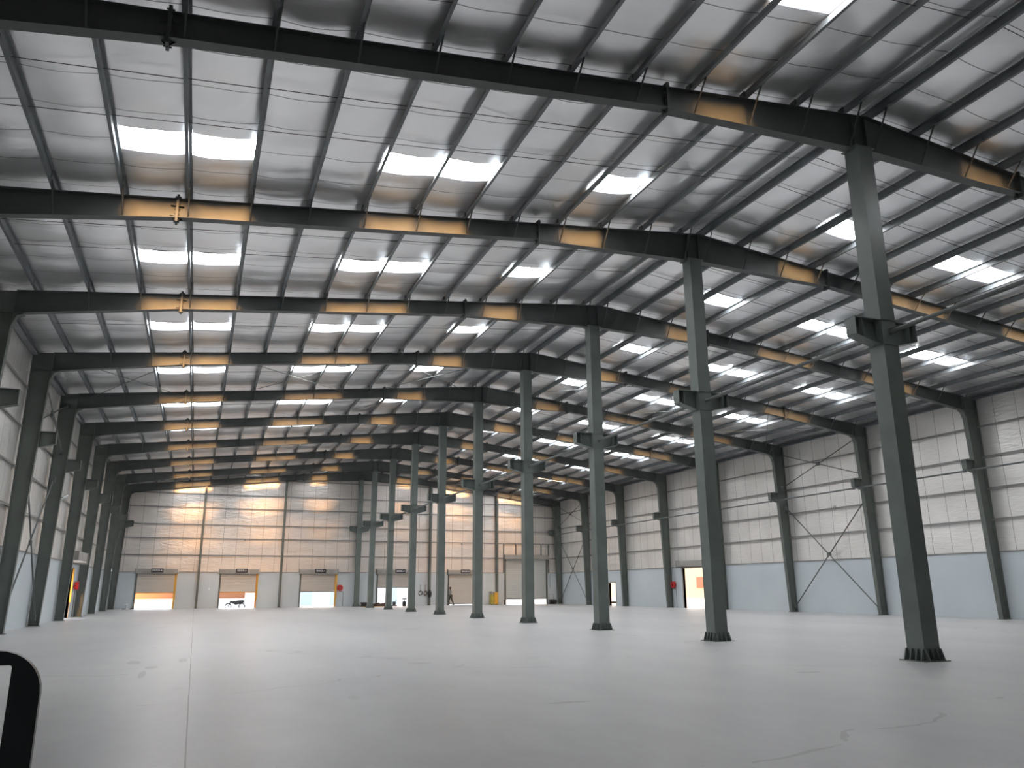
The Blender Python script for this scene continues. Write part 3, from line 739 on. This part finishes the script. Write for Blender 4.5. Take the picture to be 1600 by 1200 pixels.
kid(MB().tube([(-13.62, YE-.02, 1.74), (-13.6, YE-.02, 3.1)], .01, 6), 'cord', M['white'], r)
r = thing('floor_valve', 'small white standpipe by the far left corner', 'standpipe', (-20.2, 72.2, 0))
kid(MB().lathe((-20.2, 72.2, 0), [(.05,0),(.05,.35),(.09,.36),(.09,.46),(.03,.52)], 12), 'pipe', M['white'], r)
kid(MB().tube([(-20.2, 72.1, .4), (-20.35, 72.0, .42), (-20.4, 72.0, .36)], .03, 8), 'spout', M['white'], r)
mb = MB(); mb.tube([(-19.95, 72.15, .03), (-19.85, 72.05, .05), (-19.78, 72.1, .1)], .04, 7).box(-20.6, -20.28, 72.1, 72.3, 0, .06)
tag(mb.build('offcut_pipe', M['rope'], origin=(-20, 72.1, 0)), 'short dark pipe offcut on the floor beside the leftmost shutter', 'pipe offcut')
# speaker / camera pods on girts
for x, z in ((-10.9, 6.10), (-18.1, 6.15), (10.3, 6.05)):
    r = thing('junction_box', {'-10.9': 'small round junction box on the end wall girt above DOCK-5', '-18.1': 'small round junction box on the end wall girt above DOCK-6', '10.3': 'small round junction box on the end wall girt above the closed shutter'}[str(x)], 'junction box', (x, YE-.09, z), 'junction boxes on girts')
    kid(MB().tube([(x, YE-.16, z), (x, YE-.07, z)], .1, 14), 'housing', M['hood'], r)
    if x > 0: kid(MB().tube([(x, YE-.08, z), (x, YE-.08, 3.5)], .012, 6), 'conduit', M['darkmetal'], r)
r = thing('fluorescent_lamp', 'short white tube lamp on the left wall high between two columns', 'lamp', (-21.1, 37.6, 5.9))
kid(MB().tube([(-21.3, 37.3, 5.75), (-21.0, 37.9, 6.05)], .03, 8), 'tube', M['white'], r)
kid(MB().tube([(-21.76, 37.6, 5.95), (-21.15, 37.6, 5.92)], .02, 6), 'bracket', M['darkmetal'], r)
# projecting small hooks
for y, lab in ((31.9, 'ring-shaped fitting on the right wall girt inside the braced bay'), (51.6, 'pale grey fitting on the right wall by the column left of the doorway')):
    r = thing('girt_fitting', lab, 'fitting', (21.2, y, 6.22))
    kid(MB().ring((21.2, y, 6.24), .1, .022, 'x', 14), 'ring', M['hood'], r)
    kid(MB().box(21.2, 21.4, y-.03, y+.03, 6.2, 6.26), 'stem', M['hood'], r)

# ------------------------------------------------------------------ the person by the fifth shutter
def skinmesh(name, m, parent, verts, edges, radii, root=0, sub=1):
    me = bpy.data.meshes.new(name); me.from_pydata([Vector(v) for v in verts], edges, []); o = bpy.data.objects.new(name, me); COL.objects.link(o)
    me.materials.append(m)
    md = o.modifiers.new('skin', 'SKIN'); md.use_smooth_shade = True
    sv = me.skin_vertices[0].data if me.skin_vertices else None
    if sv is None:
        bm = bmesh.new(); bm.from_mesh(me); bm.verts.layers.skin.verify(); bm.to_mesh(me); bm.free(); sv = me.skin_vertices[0].data
    for i, r_ in enumerate(radii): sv[i].radius = (r_, r_) if not isinstance(r_, tuple) else r_
    sv[root].use_root = True
    ms = o.modifiers.new('sub', 'SUBSURF'); ms.levels = sub; ms.render_levels = sub
    o.parent = parent
    return o
def person():
    r = thing('person', 'person in a grey shirt and dark trousers walking past the nearly closed shutter', 'person', (8.95, 71.6, 0))
    # local frame: walking toward -x/-y, profile to the camera
    V = dict(pel=(0,0,.93), wai=(0,0,1.07), che=(-.02,0,1.27), nek=(-.03,0,1.44), nk2=(-.05,0,1.52), hd=(-.06,0,1.60), hd2=(-.055,0,1.68),
             hl=(0,.09,.9), kl=(-.14,.1,.50), al=(-.12,.1,.08), tl=(-.30,.1,.04),
             hr=(0,-.09,.9), kr=(.10,-.1,.50), ar=(.30,-.1,.13), tr=(.16,-.1,.04),
             sl=(-.02,.19,1.40), el=(.10,.23,1.14), wl=(.02,.22,.92), sr=(-.02,-.19,1.40), er=(-.10,-.23,1.14), wr=(-.24,-.2,.96))
    ks = list(V); idx = {k: i for i, k in enumerate(ks)}
    E_ = [('pel','wai'),('wai','che'),('che','nek'),('nek','nk2'),('nk2','hd'),('hd','hd2'),('pel','hl'),('hl','kl'),('kl','al'),('al','tl'),('pel','hr'),('hr','kr'),('kr','ar'),('ar','tr'),
          ('nek','sl'),('sl','el'),('el','wl'),('nek','sr'),('sr','er'),('er','wr')]
    R_ = dict(pel=.12,wai=.11,che=.13,nek=.07,nk2=.05,hd=.085,hd2=.08,hl=.09,kl=.055,al=.04,tl=.035,hr=.09,kr=.055,ar=.04,tr=.035,sl=.05,el=.036,wl=.026,sr=.05,er=.036,wr=.026)
    body = skinmesh('body', M['skin'], r, [V[k] for k in ks], [(idx[a], idx[b]) for a, b in E_], [R_[k] for k in ks], 0, 2)
    def sub(name, m, keys, grow, cut=None):
        vs = [V[k] for k in keys]; ii = {k: i for i, k in enumerate(keys)}
        es = [(ii[a], ii[b]) for a, b in E_ if a in ii and b in ii]
        return skinmesh(name, m, r, vs, es, [R_[k]+grow for k in keys], 0, 2)
    sub('shirt', M['shirt'], ['wai','pel','che','nek','sl','el','sr','er'], .022)
    sub('trousers', M['trouser'], ['pel','hl','kl','al','hr','kr','ar'], .022)
    mb = MB(); mb.lathe((-.045, 0, 1.64), [(.097,-.02),(.1,.03),(.085,.09),(.05,.125),(.01,.135)], 14); o = mb.build('hair', M['hair'], smooth=True); o.parent = r
    # face: nose and ears, and the five fingers of each hand
    mb = MB(); mb.tube([(-.135,0,1.61),(-.165,0,1.59)], [.012,.016], 6); mb.tube([(-.05,.085,1.62),(-.05,.1,1.6)], .016, 6); mb.tube([(-.05,-.085,1.62),(-.05,-.1,1.6)], .016, 6)
    o = mb.build('nose_and_ears', M['skin'], smooth=True); o.parent = r
    for nm in ('wl', 'wr'):
        p = Vector(V[nm]); mb = MB(); mb.tube([p, p+Vector((-.01,0,-.05)), p+Vector((-.02,0,-.09))], [.024,.034,.03], 8)
        for k in range(4): mb.tube([p+Vector((-.045+.02*k,0,-.085)), p+Vector((-.05+.02*k,0,-.125)), p+Vector((-.04+.018*k,.01,-.155+.008*abs(k-1)))], .009, 6)
        mb.tube([p+Vector((-.03,0,-.04)), p+Vector((-.06,.0,-.08)), p+Vector((-.06,0,-.105))], .01, 6)
        o = mb.build('hand', M['skin'], smooth=True); o.parent = r
    for nm in ('al', 'ar'):
        p = Vector(V[nm]); t = Vector(V['tl' if nm == 'al' else 'tr'])
        mb = MB(); mb.tube([p+Vector((.05,0,-.05)), p+Vector((-.03,0,-.05)), (p+t)/2+Vector((0,0,-.02)), t+Vector((-.02,0,-.01))], [.04,.048,.045,.03], 10)
        o = mb.build('shoe', M['rope'], smooth=True); o.parent = r
    return r
person()

# ------------------------------------------------------------------ black rounded frame at the lower left, close to the camera
def black_frame():
    # upright rounded rectangle of flat bar, like the back rail of a trolley
    Fy = -4.1
    def w_(u, v):
        d = r2*((u-800)/FPX) + u2*(-(v-600)/FPX) + fwd
        t = (Fy+5.8123)/d.y
        return Vector((-14.8148+d.x*t, Fy, 1.5+d.z*t))
    top = w_(10, 1017).z; xr = w_(65, 1060).x; bar = abs(w_(15, 1060).x-w_(64, 1060).x); tb = top-w_(10, 1040).z
    xl = xr-0.62; R_ = 0.075; zb = 0.12
    outer = []; inner = []
    def arc(cx, cz, r, a0, a1, n=8): return [(cx+r*math.cos(a0+(a1-a0)*k/n), cz+r*math.sin(a0+(a1-a0)*k/n)) for k in range(n+1)]
    outer = arc(xr-R_, top-R_, R_, 0, PI/2)+arc(xl+R_, top-R_, R_, PI/2, PI)+arc(xl+R_, zb+R_, R_, PI, 1.5*PI)+arc(xr-R_, zb+R_, R_, 1.5*PI, 2*PI)
    ri = 0.004; a, b, c, d = xr-bar, xl+bar, top-tb, zb+tb
    inner = arc(a-ri, c-ri, ri, 0, PI/2)+arc(b+ri, c-ri, ri, PI/2, PI)+arc(b+ri, d+ri, ri, PI, 1.5*PI)+arc(a-ri, d+ri, ri, 1.5*PI, 2*PI)
    n = len(outer); mb = MB(); th = 0.02
    vs = [(p[0], Fy, p[1]) for p in outer]+[(p[0], Fy, p[1]) for p in inner]+[(p[0], Fy+th, p[1]) for p in outer]+[(p[0], Fy+th, p[1]) for p in inner]
    fs = []
    for i in range(n):
        j = (i+1) % n
        fs += [(i, j, n+j, n+i), (2*n+i, 3*n+i, 3*n+j, 2*n+j), (i, 2*n+i, 2*n+j, j), (n+i, n+j, 3*n+j, 3*n+i)]
    mb.add(vs, fs)
    r = thing('trolley', 'black rounded upright frame cut off by the lower left edge of the photo', 'trolley', ((xl+xr)/2, Fy, 0))
    kid(mb, 'push_frame', M['black'], r)
    kid(MB().box(xl, xr, Fy-.95, Fy+.0, .14, .18), 'deck', M['black'], r)
    for xx in (xl+.06, xr-.06):
        for yy in (Fy-.88, Fy-.1):
            mb = MB(); mb.tube([(xx-.015, yy, .06), (xx+.015, yy, .06)], .06, 14); mb.box(xx-.03, xx+.03, yy-.02, yy+.02, .1, .14); kid(mb, 'caster_wheel', M['rope'], r)
black_frame()

# ------------------------------------------------------------------ outside, seen through the openings
struct(MB().box(-140, 140, YE+.26, 260, -.6, -.32).build('ground_yard', mat('pale_yard', (.55,.53,.50), .9)))
struct(MB().box(XWR+.26, 140, -60, YE+.26, -.6, -.02).build('ground_right', mat('pale_yard_right', (.55,.53,.50), .9)))
struct(MB().box(-140, XWL-.26, -60, YE+.26, -.6, -.02).build('ground_left', mat('pale_yard_left', (.55,.53,.50), .9)))
def outb(name, lab, bx, m, cat='building'):
    o = MB().box(*bx).build(name, m, origin=((bx[0]+bx[1])/2, (bx[2]+bx[3])/2, bx[4])); return tag(o, lab, cat)
r = thing('boundary_wall', 'orange-tinted wall outside seen under the DOCK-6 and DOCK-5 shutters', 'wall', (-25, 108, -.32))
kid(MB().box(-60, -8.5, 108, 108.4, .55, 3.2), 'upper_band', M['orangewall'], r); kid(MB().box(-60, -8.5, 107.9, 108.5, -.32, .55), 'plinth', M['whitewall'], r)
r = thing('outside_building', 'pale bluish building outside seen under the DOCK-4 and DOCK-3 shutters', 'building', (2, 100, -.32))
kid(MB().box(-8.2, 16, 100, 112, -.32, 9), 'wall', M['whitewall'], r)
for k, x in enumerate((-5.5, -2.2, 1.5, 5.2, 8.8)): kid(MB().box(x, x+1.4, 99.9, 100.02, -.32, 2.2), 'door_leaf', mat('blue_door_%d' % k, (.45,.55,.62), .6), r)
r = thing('outside_building', 'cream building with a brown square window outside the right doorway', 'building', (33, 60, -.02))
kid(MB().box(34, 46, 20, 110, -.02, 7), 'wall', M['cream'], r)
kid(MB().box(33.94, 34.02, 64.2, 65.8, 1.55, 2.65), 'window', M['brownglass'], r)
kid(MB().box(33.9, 34.02, 20, 110, -.02, .5), 'plinth', M['whitewall'], r)
outb('outside_building', 'cream wall outside the doorway in the left wall', (-44, -34, 20, 100, -.02, 7), M['cream'])
r = thing('motorcycle', 'dark motorcycle parked outside, seen under the DOCK-5 shutter', 'motorcycle', (-10.6, 80, -.32))
kid(MB().ring((-11.6, 80, .0), .28, .05, 'y', 18), 'wheel', M['rope'], r); kid(MB().ring((-10.3, 80, .0), .28, .05, 'y', 18), 'wheel', M['rope'], r)
kid(MB().tube([(-11.6,80,0),(-11.4,80,.45),(-10.9,80,.35),(-10.3,80,.45),(-10.1,80,.5)], [.05,.10,.2,.17,.08], 8), 'frame', M['rope'], r)
kid(MB().tube([(-11.45,79.7,.62),(-11.4,80,.6),(-11.45,80.3,.62)], .02, 6), 'handlebar', M['rope'], r)
